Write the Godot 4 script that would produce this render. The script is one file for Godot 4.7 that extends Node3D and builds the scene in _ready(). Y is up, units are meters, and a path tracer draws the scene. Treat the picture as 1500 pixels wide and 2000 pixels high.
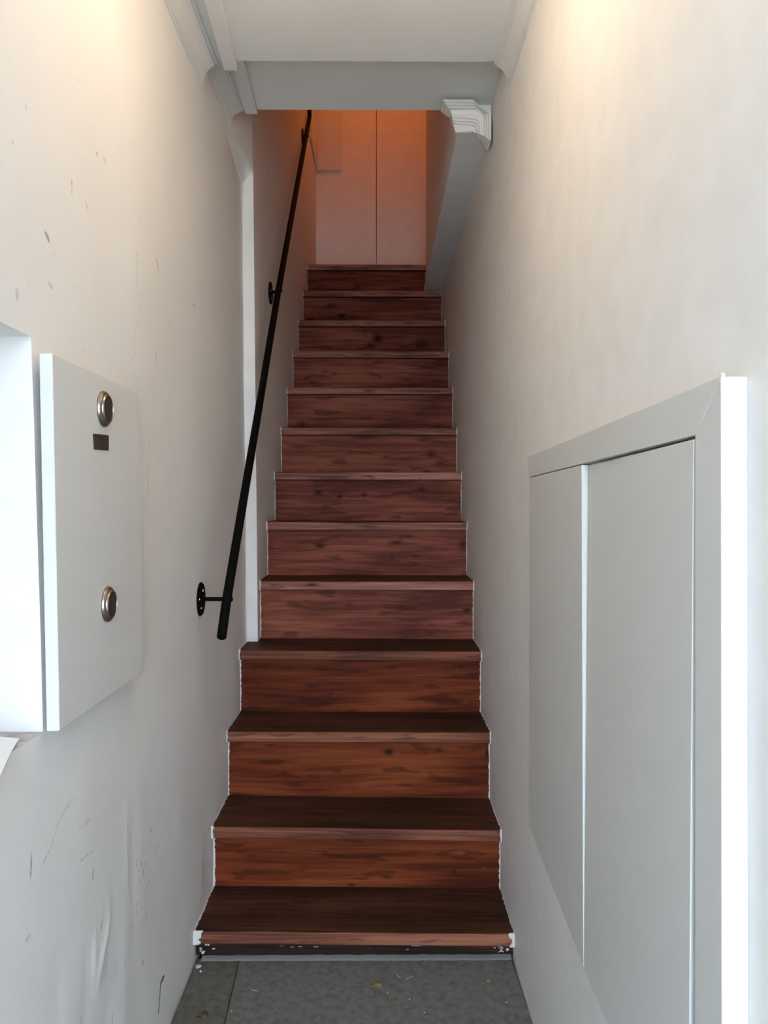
extends Node3D
# A narrow entrance hall with a steep wooden stair, built in metres.
# x: right, y: up, d: depth away from the camera (d = -z). The camera stands 1.207 m above the hall floor at d = 0.

const WALL_L := -0.486          # plaster of the hall, left
const CEIL := 2.415             # hall ceiling
const CEIL_FAR := 2.481         # raised strip of ceiling before the stairwell
const TOPS := [0.085, 0.270, 0.483, 0.702, 0.920, 1.137, 1.346, 1.559, 1.776, 1.996, 2.206, 2.426, 2.642]
const TILT := [0.010, 0.013, 0.005, 0.006, 0.002, 0.002, 0.0, 0.001, 0.0, 0.002, 0.0, 0.002, 0.002]

var rng := RandomNumberGenerator.new()
var M := {}
var used := {}

func _ready():
	rng.seed = 71
	# ---- camera
	var cam := Camera3D.new()
	cam.name = "camera"
	cam.fov = rad_to_deg(2.0 * atan(1000.0 / 1560.0))
	cam.near = 0.02
	cam.far = 60.0
	cam.position = Vector3(0, 1.207, 0)
	cam.rotation = Vector3(-atan(15.0 / 1560.0), -atan(10.0 / 1560.0), 0)
	add_child(cam)
	cam.current = true
	# ---- sky and exposure: overcast daylight through the open street door behind the camera
	var env := Environment.new()
	env.background_mode = Environment.BG_SKY
	var sm := ProceduralSkyMaterial.new()
	sm.sky_top_color = Color(0.79, 0.87, 0.96)
	sm.sky_horizon_color = Color(0.84, 0.90, 0.96)
	sm.ground_horizon_color = Color(0.42, 0.44, 0.46)
	sm.ground_bottom_color = Color(0.36, 0.37, 0.38)
	sm.sky_energy_multiplier = SKY_E
	sm.ground_energy_multiplier = SKY_E
	var sky := Sky.new()
	sky.sky_material = sm
	env.sky = sky
	env.tonemap_mode = Environment.TONE_MAPPER_LINEAR
	env.tonemap_exposure = 1.0
	env.sdfgi_enabled = true
	env.ssao_enabled = true
	env.ssil_enabled = true
	var we := WorldEnvironment.new()
	we.name = "world_environment"
	we.environment = env
	add_child(we)

	make_materials()
	# ---- the lamps
	hall_lamp()
	landing_lamp()
	# ---- structure
	build_wall_left()
	build_wall_right()
	build_wall_front()
	build_ceilings()
	build_mouldings()
	build_floor()
	build_landing()
	# ---- things
	build_stairs()
	build_handrail()
	build_intercom()
	build_cupboard()
	build_trunking()
	build_small_things()

const SKY_E := 4.15
const HALL_E := 0.175
const LANDING_E := 0.165
const FRONT := -1.7              # depth of the street wall's inner face

# ------------------------------------------------------------------ helpers
func P(x: float, y: float, d: float) -> Vector3:
	return Vector3(x, y, -d)

func numbered(called: String) -> String:
	var n: int = used.get(called, 0)
	used[called] = n + 1
	return called if n == 0 else "%s_%03d" % [called, n]

func thing(called: String, label: String, category: String, group := "") -> Node3D:
	var o := Node3D.new()
	o.name = numbered(called)
	add_child(o)
	o.set_meta("label", label)
	o.set_meta("category", category)
	if group != "":
		o.set_meta("group", group)
	return o

func structure(called: String, label: String) -> Node3D:
	var o := Node3D.new()
	o.name = called
	add_child(o)
	o.set_meta("kind", "structure")
	o.set_meta("label", label)
	o.set_meta("category", called.split("_")[0])
	return o

func begin() -> SurfaceTool:
	var st := SurfaceTool.new()
	st.begin(Mesh.PRIMITIVE_TRIANGLES)
	return st

func part(called: String, st: SurfaceTool, mat: Material, parent: Node, label := "") -> MeshInstance3D:
	var mi := MeshInstance3D.new()
	mi.name = called
	mi.mesh = st.commit()
	mi.material_override = mat
	mi.cast_shadow = GeometryInstance3D.SHADOW_CASTING_SETTING_ON
	parent.add_child(mi, true)
	if label != "":
		mi.set_meta("label", label)
	return mi

# one flat polygon whose front looks along "out"
func poly(st: SurfaceTool, pts: Array, out: Vector3, uvs := []):
	var n := Vector3.ZERO
	for i in range(1, pts.size() - 1):
		n += (pts[i] - pts[0]).cross(pts[i + 1] - pts[0])
	if n.length() < 1e-14:
		return
	var flip := n.dot(out) > 0.0       # Godot's front faces run clockwise
	n = n.normalized() * (1.0 if flip else -1.0)
	for i in range(1, pts.size() - 1):
		var ids := [0, i + 1, i] if flip else [0, i, i + 1]
		for k in ids:
			st.set_normal(n)
			st.set_uv(uvs[k] if uvs.size() else Vector2.ZERO)
			st.add_vertex(pts[k])

# a six-sided block with chamfered edges; corner i has bits 1: right, 2: top, 4: far
# rects: for each axis the part of the texture its two faces take
func block(st: SurfaceTool, c: Array, bevel := 0.002, rects := []):
	if rects.is_empty():
		rects = [Rect2(0, 0, 1, 1), Rect2(0, 0, 1, 1), Rect2(0, 0, 1, 1)]
	var mid := Vector3.ZERO
	for p in c:
		mid += p / 8.0
	var ln := [maxf(c[0].distance_to(c[1]), 1e-5), maxf(c[0].distance_to(c[2]), 1e-5), maxf(c[0].distance_to(c[4]), 1e-5)]
	var vp := {}
	var vu := {}
	for i in 8:
		for k in 3:
			var t := [0.0, 0.0, 0.0]
			for a in 3:
				var side := float((i >> a) & 1)
				t[a] = side if a == k else lerpf(minf(bevel / ln[a], 0.45), 1.0 - minf(bevel / ln[a], 0.45), side)
			var p := Vector3.ZERO
			for j in 8:
				var w := 1.0
				for a in 3:
					w *= t[a] if (j >> a) & 1 else 1.0 - t[a]
				p += c[j] * w
			vp[i * 3 + k] = p
			var uv := Vector2(t[2], 1.0 - t[1]) if k == 0 else (Vector2(t[0], 1.0 - t[2]) if k == 1 else Vector2(t[0], 1.0 - t[1]))
			vu[i * 3 + k] = rects[k].position + uv * rects[k].size
	var face := func(ids: Array):
		var pts := []
		var uvs := []
		var m := Vector3.ZERO
		for id in ids:
			pts.append(vp[id])
			uvs.append(vu[id])
			m += vp[id] / ids.size()
		poly(st, pts, m - mid, uvs)
	for k in 3:
		var a := 1 << ((k + 1) % 3)
		var b := 1 << ((k + 2) % 3)
		for s in 2:
			var o := (1 << k) if s else 0
			face.call([o * 3 + k, (o | a) * 3 + k, (o | a | b) * 3 + k, (o | b) * 3 + k])
		if bevel > 0.0:
			var ka := (k + 1) % 3
			var kb := (k + 2) % 3
			for o in [0, a, b, a | b]:
				var j: int = o | (1 << k)
				face.call([o * 3 + ka, j * 3 + ka, j * 3 + kb, o * 3 + kb])
	if bevel > 0.0:
		for i in 8:
			face.call([i * 3, i * 3 + 1, i * 3 + 2])

func box(st: SurfaceTool, x0: float, x1: float, y0: float, y1: float, d0: float, d1: float, bevel := 0.002, rects := []):
	var c := []
	for i in 8:
		c.append(P(x1 if i & 1 else x0, y1 if i & 2 else y0, d1 if i & 4 else d0))
	block(st, c, bevel, rects)

# a smooth sheet through f(u, v); front along "out"
func sheet(st: SurfaceTool, us: Array, vs: Array, f: Callable, out: Vector3, skip = null, uvf = null):
	var nu := us.size()
	var nv := vs.size()
	var pos := PackedVector3Array()
	pos.resize(nu * nv)
	for j in nv:
		for i in nu:
			pos[j * nu + i] = f.call(us[i], vs[j])
	var base := 0
	for j in nv:
		for i in nu:
			var du := pos[j * nu + mini(i + 1, nu - 1)] - pos[j * nu + maxi(i - 1, 0)]
			var dv := pos[mini(j + 1, nv - 1) * nu + i] - pos[maxi(j - 1, 0) * nu + i]
			var n := du.cross(dv).normalized()
			if n.dot(out) < 0.0:
				n = -n
			st.set_normal(n)
			st.set_uv(uvf.call(us[i], vs[j]) if uvf != null else Vector2(float(i) / (nu - 1), float(j) / (nv - 1)))
			st.add_vertex(pos[j * nu + i])
	var probe := (pos[1] - pos[0]).cross(pos[nu] - pos[0])
	if probe.length() < 1e-12:
		probe = (pos[nu * nv - 2] - pos[nu * nv - 1]).cross(pos[nu * nv - 1 - nu] - pos[nu * nv - 1])
	var flip := probe.dot(out) > 0.0
	for j in nv - 1:
		for i in nu - 1:
			if skip != null and skip.call((us[i] + us[i + 1]) * 0.5, (vs[j] + vs[j + 1]) * 0.5):
				continue
			var a := base + j * nu + i
			var q := [a, a + 1, a + nu + 1, a + nu]
			for k in ([0, 2, 1, 0, 3, 2] if flip else [0, 1, 2, 0, 2, 3]):
				st.add_index(q[k])

func steps(a: float, b: float, step: float) -> Array:
	var n := maxi(1, int(ceil(absf(b - a) / step)))
	var r := []
	for i in n + 1:
		r.append(lerpf(a, b, float(i) / n))
	return r

# a round bar along points
func bar(st: SurfaceTool, pts: Array, radii: Array, sides := 16, caps := true):
	var rings := []
	for i in pts.size():
		var t: Vector3 = (pts[mini(i + 1, pts.size() - 1)] - pts[maxi(i - 1, 0)]).normalized()
		var a := t.cross(Vector3.RIGHT if absf(t.x) < 0.8 else Vector3.UP).normalized()
		var b := t.cross(a).normalized()
		var ring := []
		for k in sides:
			var w := TAU * k / sides
			ring.append([pts[i] + (a * cos(w) + b * sin(w)) * radii[i], a * cos(w) + b * sin(w)])
		rings.append(ring)
	for i in pts.size() - 1:
		for k in sides:
			var k2 := (k + 1) % sides
			var q := [rings[i][k], rings[i][k2], rings[i + 1][k2], rings[i + 1][k]]
			var n: Vector3 = (q[1][0] - q[0][0]).cross(q[3][0] - q[0][0])
			if n.length() < 1e-14:
				n = (q[2][0] - q[3][0]).cross(q[1][0] - q[2][0])
			var flip: bool = n.dot(q[0][1] + q[1][1] + q[2][1]) > 0.0
			for m in ([0, 2, 1, 0, 3, 2] if flip else [0, 1, 2, 0, 2, 3]):
				st.set_normal(q[m][1])
				st.set_uv(Vector2.ZERO)
				st.add_vertex(q[m][0])
	if caps:
		for e in [0, pts.size() - 1]:
			var ring := []
			for v in rings[e]:
				ring.append(v[0])
			var other: int = 1 if e == 0 else e - 1
			poly(st, ring, pts[e] - pts[other])

# a turned piece: profile of [radius, height] round an axis
func lathe(st: SurfaceTool, at: Vector3, axis: Vector3, profile: Array, sides := 32):
	var t := axis.normalized()
	var a := t.cross(Vector3.UP if absf(t.y) < 0.8 else Vector3.RIGHT).normalized()
	var b := t.cross(a).normalized()
	for i in profile.size() - 1:
		var r0: float = profile[i][0]
		var h0: float = profile[i][1]
		var r1: float = profile[i + 1][0]
		var h1: float = profile[i + 1][1]
		var slope := Vector2(h1 - h0, r0 - r1)   # outward normal in (radius, height)
		if slope.length() < 1e-9:
			continue
		slope = slope.normalized()
		for k in sides:
			var q := []
			for s in [[k, r0, h0], [k + 1, r0, h0], [k + 1, r1, h1], [k, r1, h1]]:
				var w: float = TAU * s[0] / sides
				var e := a * cos(w) + b * sin(w)
				q.append([at + e * s[1] + t * s[2], (e * slope.x + t * slope.y).normalized()])
			var n: Vector3 = (q[1][0] - q[0][0]).cross(q[3][0] - q[0][0]) + (q[3][0] - q[2][0]).cross(q[1][0] - q[2][0])
			var flip: bool = n.dot(q[0][1] + q[1][1]) > 0.0
			for m in ([0, 2, 1, 0, 3, 2] if flip else [0, 1, 2, 0, 2, 3]):
				st.set_normal(q[m][1])
				st.set_uv(Vector2.ZERO)
				st.add_vertex(q[m][0])

# ------------------------------------------------------------------ materials
func noise(freq: float, s: int, octaves := 3) -> FastNoiseLite:
	var n := FastNoiseLite.new()
	n.noise_type = FastNoiseLite.TYPE_SIMPLEX_SMOOTH
	n.frequency = freq
	n.seed = s
	n.fractal_octaves = octaves
	return n

func noise_tex(freq: float, s: int, ramp: Array, size := 512, octaves := 4) -> NoiseTexture2D:
	var t := NoiseTexture2D.new()
	t.width = size
	t.height = size
	t.seamless = true
	t.noise = noise(freq, s, octaves)
	var g := Gradient.new()
	g.offsets = PackedFloat32Array(ramp.map(func(r): return r[0]))
	g.colors = PackedColorArray(ramp.map(func(r): return r[1]))
	t.color_ramp = g
	return t

func normal_tex(freq: float, s: int, strength: float, size := 512, octaves := 4) -> NoiseTexture2D:
	var t := NoiseTexture2D.new()
	t.width = size
	t.height = size
	t.seamless = true
	t.as_normal_map = true
	t.bump_strength = strength
	t.noise = noise(freq, s, octaves)
	return t

func flat(color: Color, rough := 0.6, metal := 0.0) -> StandardMaterial3D:
	var m := StandardMaterial3D.new()
	m.albedo_color = color
	m.roughness = rough
	m.metallic = metal
	return m

func world_mapped(m: StandardMaterial3D, scale: float) -> StandardMaterial3D:
	m.uv1_triplanar = true
	m.uv1_world_triplanar = true
	m.uv1_scale = Vector3.ONE * scale
	return m

const PAINT := Color(0.930, 0.920, 0.905)

func make_materials():
	# rolled emulsion on plaster: off-white with faint mottling
	var p := flat(Color.WHITE, 0.62)
	p.albedo_texture = noise_tex(0.012, 3, [[0.2, PAINT.darkened(0.02)], [0.8, PAINT.lightened(0.02)]])
	M.plaster = world_mapped(p, 1.3)
	# satin paint on joinery
	M.board = flat(Color(0.87, 0.865, 0.852), 0.42)
	M.joinery = flat(Color(0.845, 0.845, 0.83), 0.45)
	M.moulding = flat(Color(0.88, 0.88, 0.87), 0.55)
	M.ceiling = flat(Color(0.91, 0.91, 0.90), 0.7)
	M.plastic = flat(Color(0.88, 0.88, 0.87), 0.38)
	M.caulk = flat(Color(0.80, 0.79, 0.77), 0.6)
	M.black = flat(Color(0.06, 0.06, 0.058), 0.45)
	M.black.metallic_specular = 0.09
	M.screw = flat(Color(0.80, 0.79, 0.77), 0.22, 1.0)
	M.nickel = flat(Color(0.62, 0.58, 0.53), 0.30, 1.0)
	M.plate = flat(Color(0.20, 0.16, 0.15), 0.5)
	M.ink = flat(Color(0.10, 0.08, 0.075), 0.6)
	M.paper = flat(Color(0.95, 0.95, 0.94), 0.7)
	# dusty, scuffed paint on the sill of the niche
	M.sill = flat(Color.WHITE, 0.7)
	M.sill.albedo_texture = noise_tex(0.02, 61, [[0.2, Color(0.66, 0.63, 0.60)], [0.5, Color(0.74, 0.71, 0.69)], [0.85, Color(0.82, 0.80, 0.78)]])
	world_mapped(M.sill, 3.0)
	M.gap = flat(Color(0.06, 0.06, 0.06), 0.9)
	M.pavement = flat(Color(0.80, 0.785, 0.75), 0.9)
	M.leaf = flat(Color(0.42, 0.36, 0.16), 0.7)
	M.rust = flat(Color(0.30, 0.21, 0.12), 0.8)
	M.flake = flat(Color(0.74, 0.74, 0.71), 0.7)
	# perforated loudspeaker plate
	var im := Image.create(96, 96, false, Image.FORMAT_RGB8)
	for y in 96:
		for x in 96:
			var row := y / 8
			var cx := fposmod(x + (4 if row % 2 else 0), 8.0) - 4.0
			var cy := y % 8 - 4.0
			im.set_pixel(x, y, Color(0.07, 0.065, 0.06) if cx * cx + cy * cy < 8.5 else Color(0.33, 0.32, 0.29))
	im.generate_mipmaps()
	M.perforated = flat(Color.WHITE, 0.45, 0.5)
	M.perforated.albedo_texture = ImageTexture.create_from_image(im)
	# concrete
	for v in 2:
		var c := flat(Color.WHITE, 0.75)
		var tone: Color = [Color(0.365, 0.365, 0.330), Color(0.405, 0.412, 0.395)][v]
		c.albedo_texture = noise_tex(0.014, 20 + v, [[0.1, tone.darkened(0.16)], [0.45, tone], [0.6, tone.lightened(0.02)], [0.95, tone.lightened(0.08)]], 1024, 6)
		c.normal_enabled = true
		c.normal_texture = normal_tex(0.05, 31, 4.0)
		c.normal_scale = 0.2
		M["concrete%d" % v] = world_mapped(c, 2.2)
	M.wall_left = left_wall_material()

func dab(im: Image, at: Vector2, r: Vector2, turn: float, color: Color, strength: float, nz: FastNoiseLite):
	var big := int(ceil(maxf(r.x, r.y))) + 1
	for y in range(int(at.y) - big, int(at.y) + big + 1):
		for x in range(int(at.x) - big, int(at.x) + big + 1):
			if x < 0 or y < 0 or x >= im.get_width() or y >= im.get_height():
				continue
			var q := (Vector2(x, y) - at).rotated(-turn) / r
			var k := 1.0 - q.length() + 0.5 * nz.get_noise_2d(x * 3.0, y * 3.0)
			if k > 0.0:
				im.set_pixel(x, y, im.get_pixel(x, y).lerp(color, clampf(k * 3.0, 0.0, 1.0) * strength))

func stroke(im: Image, pts: Array, w: float, color: Color, strength: float, nz: FastNoiseLite):
	for i in pts.size() - 1:
		var n := maxi(2, int(pts[i].distance_to(pts[i + 1]) / maxf(w * 0.6, 0.7)))
		for k in n:
			var p: Vector2 = pts[i].lerp(pts[i + 1], float(k) / n)
			var j := nz.get_noise_2d(p.x * 2.0, p.y * 2.0)
			dab(im, p + Vector2(j, -j) * 0.7, Vector2(w, w) * (1.0 + 0.5 * j), 0.0, color, strength * clampf(0.75 + j, 0.1, 1.0), nz)

const LW := [0.95, 0.0, 2.0, 2.4]      # depth, height, size of the picture of the left wall's marks

# scuffs, filler lines and cracks that the photograph shows on the left wall
func left_wall_material() -> StandardMaterial3D:
	var w := 1200
	var h := 1440
	var im := Image.create(w, h, false, Image.FORMAT_RGB8)
	im.fill(PAINT)
	var big := noise(0.004, 5, 4)
	var small := big.get_image(w, h, false, false, false)
	var nz := noise(0.09, 9, 2)
	for y in h:
		for x in w:
			var k := small.get_pixel(x, y).r * 0.024
			im.set_pixel(x, y, Color(PAINT.r + k - 0.012, PAINT.g + k - 0.012, PAINT.b + k - 0.012))
	var at := func(d: float, y: float) -> Vector2: return Vector2((d - LW[0]) / LW[2] * w, (1.0 - (y - LW[1]) / LW[3]) * h)
	var dark := Color(0.52, 0.50, 0.49)
	var grey := Color(0.72, 0.71, 0.70)
	var filler := Color(0.95, 0.925, 0.90)
	# small knocks and scuffs: depth, height, half size, turn
	for s in [[1.179, 1.601, 8, 2.5, 0.5, 0.7], [1.388, 1.814, 2.5, 2, 0, 0.5], [1.426, 1.818, 5, 3, 0.3, 0.2], [1.272, 1.717, 2.5, 4, 0, 0.35], [1.272, 1.704, 3, 5, 0, 0.15], [1.338, 1.706, 6, 3, 0.7, 0.18],
			[1.751, 1.738, 6, 3, 0.6, 0.35], [1.765, 1.728, 8, 4, 0.6, 0.15], [2.103, 1.731, 4, 3, 0, 0.5], [1.191, 1.533, 7, 3, 0.2, 0.2], [1.081, 1.490, 4, 6, 0, 0.25], [1.749, 1.525, 5, 12, 0.2, 0.12], [1.113, 0.703, 1.8, 12, 0.1, 0.6],
			[1.351, 0.578, 2, 6, 0.2, 0.55], [1.392, 0.473, 2, 6, 0.3, 0.5], [1.103, 0.607, 5, 3, 0, 0.2], [1.452, 0.268, 2, 6, 0.3, 0.4], [1.642, 0.262, 4, 5, 0, 0.3], [1.66, 0.345, 3, 7, 0, 0.2], [1.30, 0.36, 4, 7, 0, 0.18], [1.52, 0.33, 3, 3, 0, 0.3], [1.47, 0.35, 6, 12, 0.2, 0.12], [1.42, 0.385, 5, 16, 0.3, 0.14]]:
		dab(im, at.call(s[0], s[1]), Vector2(s[2], s[3]), s[4], dark, s[5], nz)
	for i in 30:        # a cluster of specks low on the wall
		dab(im, at.call(1.66 + rng.randfn(0, 0.045), 0.455 + rng.randfn(0, 0.045)), Vector2(rng.randf_range(1.0, 2.6), rng.randf_range(2, 5)), rng.randf_range(-0.3, 0.3), dark, rng.randf_range(0.15, 0.5), nz)
	for i in 90:        # thin general wear
		dab(im, at.call(rng.randf_range(1.0, 2.7), rng.randf_range(0.1, 1.9)), Vector2(rng.randf_range(1.0, 2.4), rng.randf_range(1.5, 5)), rng.randf_range(-0.8, 0.8), grey, rng.randf_range(0.1, 0.35), nz)
	for l in [[[1.604, 1.724], [1.597, 1.655], [1.627, 1.612], [1.579, 1.535], [1.592, 1.507], [1.535, 1.470], [1.55, 1.469]], [[1.690, 1.358], [1.693, 1.299], [1.681, 1.234], [1.659, 1.202]]]:
		var q: Array = l.map(func(a): return at.call(a[0], a[1]))
		stroke(im, q.map(func(a): return a + Vector2(2.5, 0)), 1.3, grey, 0.25, nz)
		stroke(im, q, 2.0, filler, 0.9, nz)
	for l in [[[1.262, 0.741], [1.212, 0.729], [1.183, 0.702], [1.150, 0.686]], [[1.333, 0.681], [1.287, 0.682]], [[1.351, 0.621], [1.294, 0.628]], [[1.535, 0.601], [1.535, 0.542], [1.540, 0.480], [1.562, 0.429]]]:
		stroke(im, l.map(func(a): return at.call(a[0], a[1])), 1.0, grey, 0.32, nz)
	stroke(im, [at.call(1.764, 0.140), at.call(1.756, 0.117), at.call(1.739, 0.071), at.call(1.72, 0.02)], 7.0, filler, 0.8, nz)
	stroke(im, [at.call(1.800, 0.139), at.call(1.775, 0.139), at.call(1.766, 0.117), at.call(1.752, 0.085)], 2.2, Color(0.2, 0.2, 0.2), 0.9, nz)
	im.generate_mipmaps()
	var m := flat(Color.WHITE, 0.62)
	m.albedo_texture = ImageTexture.create_from_image(im)
	m.texture_repeat = false
	return m

# planed, varnished pine boards: streaks along the grain, knots, dark stains
func wood(w: int, h: int, s: int, tone: Array, knots: Array, rows: float, specks := 0, front := []) -> StandardMaterial3D:
	var fine := noise(0.020, s, 4)
	var broad := noise(0.006, s + 50, 3)
	var stain := noise(0.009, s + 90, 4)
	var hair := noise(0.05, s + 130, 2)
	var fit := 640.0 / w
	var im := Image.create(w, h, false, Image.FORMAT_RGB8)
	var dark: Color = tone[0]
	var mid: Color = tone[1]
	var light: Color = tone[2]
	var black := Color(0.16, 0.075, 0.055)
	for y in h:
		if front.size() and y == int(h * 0.85):
			dark = front[0]
			mid = front[1]
			light = front[2]
		for x in w:
			var bend := 0.0
			var knot := 0.0
			for k in knots:
				var dx: float = (x - k[0] * w) / k[2]
				var dy: float = (y - k[1] * h) / k[3]
				var r := dx * dx + dy * dy
				if r < 9.0:
					bend += (4.0 if dy > 0.0 else -4.0) * exp(-r * 0.6)
					knot = maxf(knot, exp(-r * 1.6) * k[4])
			var yy := (y + bend) * rows * fit
			var xx := x * fit
			var wave := broad.get_noise_2d(xx * 0.32, yy * 1.2)
			var g := fine.get_noise_2d(xx * 0.13, yy * 2.6 + wave * 16.0)
			var patch := broad.get_noise_2d(xx * 0.16 + 700.0, yy * 0.3 + 300.0)
			var t := 0.52 + 0.55 * wave + 0.50 * g + 0.40 * patch + 0.25 * hair.get_noise_2d(xx * 0.10, yy * 5.0 + wave * 20.0)
			var c := dark.lerp(mid, clampf(t * 2.0, 0.0, 1.0)).lerp(light, clampf(t * 2.0 - 1.0, 0.0, 1.0))
			var sn := stain.get_noise_2d(xx * 0.6, yy * 2.8 + wave * 6.0)
			c = c.lerp(dark.darkened(0.3), clampf((sn - 0.28) * 2.2, 0.0, 0.42))
			im.set_pixel(x, y, c.lerp(black, clampf(knot * (1.0 + g), 0.0, 0.9)))
	for i in specks:
		var nz := fine
		dab(im, Vector2(rng.randf() * w, rng.randf() * h), Vector2(rng.randf_range(0.8, 2.2), rng.randf_range(0.7, 1.4)), 0.0, Color(0.55, 0.45, 0.38), rng.randf_range(0.3, 0.8), nz)
	im.generate_mipmaps()
	var m := flat(Color.WHITE, 0.58)
	m.metallic_specular = 0.2
	m.albedo_texture = ImageTexture.create_from_image(im)
	return m

# ------------------------------------------------------------------ lamps
func hall_lamp():
	var t := thing("ceiling_lamp", "round opal glass lamp on the hall ceiling above the wall cupboard", "lamp")
	var at := P(-0.04, CEIL - 0.150, 1.30)
	var st := begin()
	lathe(st, P(-0.04, CEIL, 1.30), Vector3.DOWN, [[0.0, 0.0], [0.075, 0.0], [0.075, 0.012], [0.05, 0.02], [0.026, 0.03], [0.026, 0.094], [0.0, 0.094]])
	part("base", st, M.plastic, t)
	var g := flat(Color(0.95, 0.9, 0.82), 0.3)
	g.emission_enabled = true
	g.emission = Color(1.0, 0.88, 0.73)
	g.emission_energy_multiplier = 2.0
	st = begin()
	var prof := []
	for i in 17:
		var a := PI * (0.14 + 0.86 * i / 16.0)
		prof.append([0.062 * sin(a), -0.062 * cos(a)])
	lathe(st, at, Vector3.DOWN, prof)
	part("lamp_shade", st, g, t)
	var l := OmniLight3D.new()
	l.name = "lamp_light"
	l.position = at
	l.light_color = Color(1.0, 0.88, 0.73)
	l.light_energy = HALL_E
	l.light_size = 0.055
	l.omni_range = 12.0
	l.omni_attenuation = 2.0
	l.shadow_enabled = true
	t.add_child(l)

func landing_lamp():
	var t := thing("pendant_lamp", "small warm pendant bulb over the upper landing", "lamp")
	var at := P(0.08, 4.36, 4.62)
	var st := begin()
	bar(st, [at + Vector3(0, 0.64, 0), at + Vector3(0, 0.09, 0)], [0.003, 0.003], 8)
	part("cord", st, M.plastic, t)
	st = begin()
	lathe(st, at + Vector3(0, 0.10, 0), Vector3.DOWN, [[0.0, 0.0], [0.018, 0.0], [0.02, 0.05], [0.0, 0.05]])
	part("lamp_holder", st, M.plastic, t)
	var g := flat(Color(1.0, 0.8, 0.5), 0.3)
	g.emission_enabled = true
	g.emission = Color(1.0, 0.51, 0.17)
	g.emission_energy_multiplier = 4.0
	st = begin()
	var prof := []
	for i in 13:
		var a := PI * i / 12.0
		prof.append([0.032 * sin(a), -0.042 * cos(a)])
	lathe(st, at, Vector3.DOWN, prof)
	part("bulb", st, g, t)
	var l := OmniLight3D.new()
	l.name = "bulb_light"
	l.position = at
	l.light_color = Color(1.0, 0.51, 0.17)
	l.light_energy = LANDING_E
	l.light_size = 0.03
	l.omni_range = 12.0
	l.omni_attenuation = 2.0
	l.shadow_enabled = true
	t.add_child(l)

# ------------------------------------------------------------------ walls
var bumps := noise(1.6, 44, 3)

func bell(a: float, s: float) -> float:
	return exp(-(a / s) * (a / s))

# left plaster of the hall: a little out of true, with old ridges low down
func left_x(d: float, y: float) -> float:
	var x := WALL_L + 0.0035 * bumps.get_noise_2d(d * 1.1, y * 0.8)
	var low := clampf((1.0 - y) * 2.0, 0.0, 1.0)
	x += low * 0.0016 * bumps.get_noise_2d(d * 4.0 + 9.0, y * 1.6)
	x += 0.0030 * bell(d - 1.40 - 0.03 * sin(y * 30.0), 0.014) * bell(y - 0.42, 0.05)
	x += 0.0022 * bell(d - 1.352, 0.010) * bell(y - 0.44, 0.04)
	x += 0.0025 * bell(d - 1.54, 0.02) * bell(y - 0.52, 0.12)
	return x

func lean(d: float, y: float) -> float:        # the far side of the niche leans back a little
	return d + (1.44 - y) * 0.054 * bell(d - 1.13, 0.16)

const NICHE := [0.22, 1.125, 0.878, 1.442]

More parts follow.
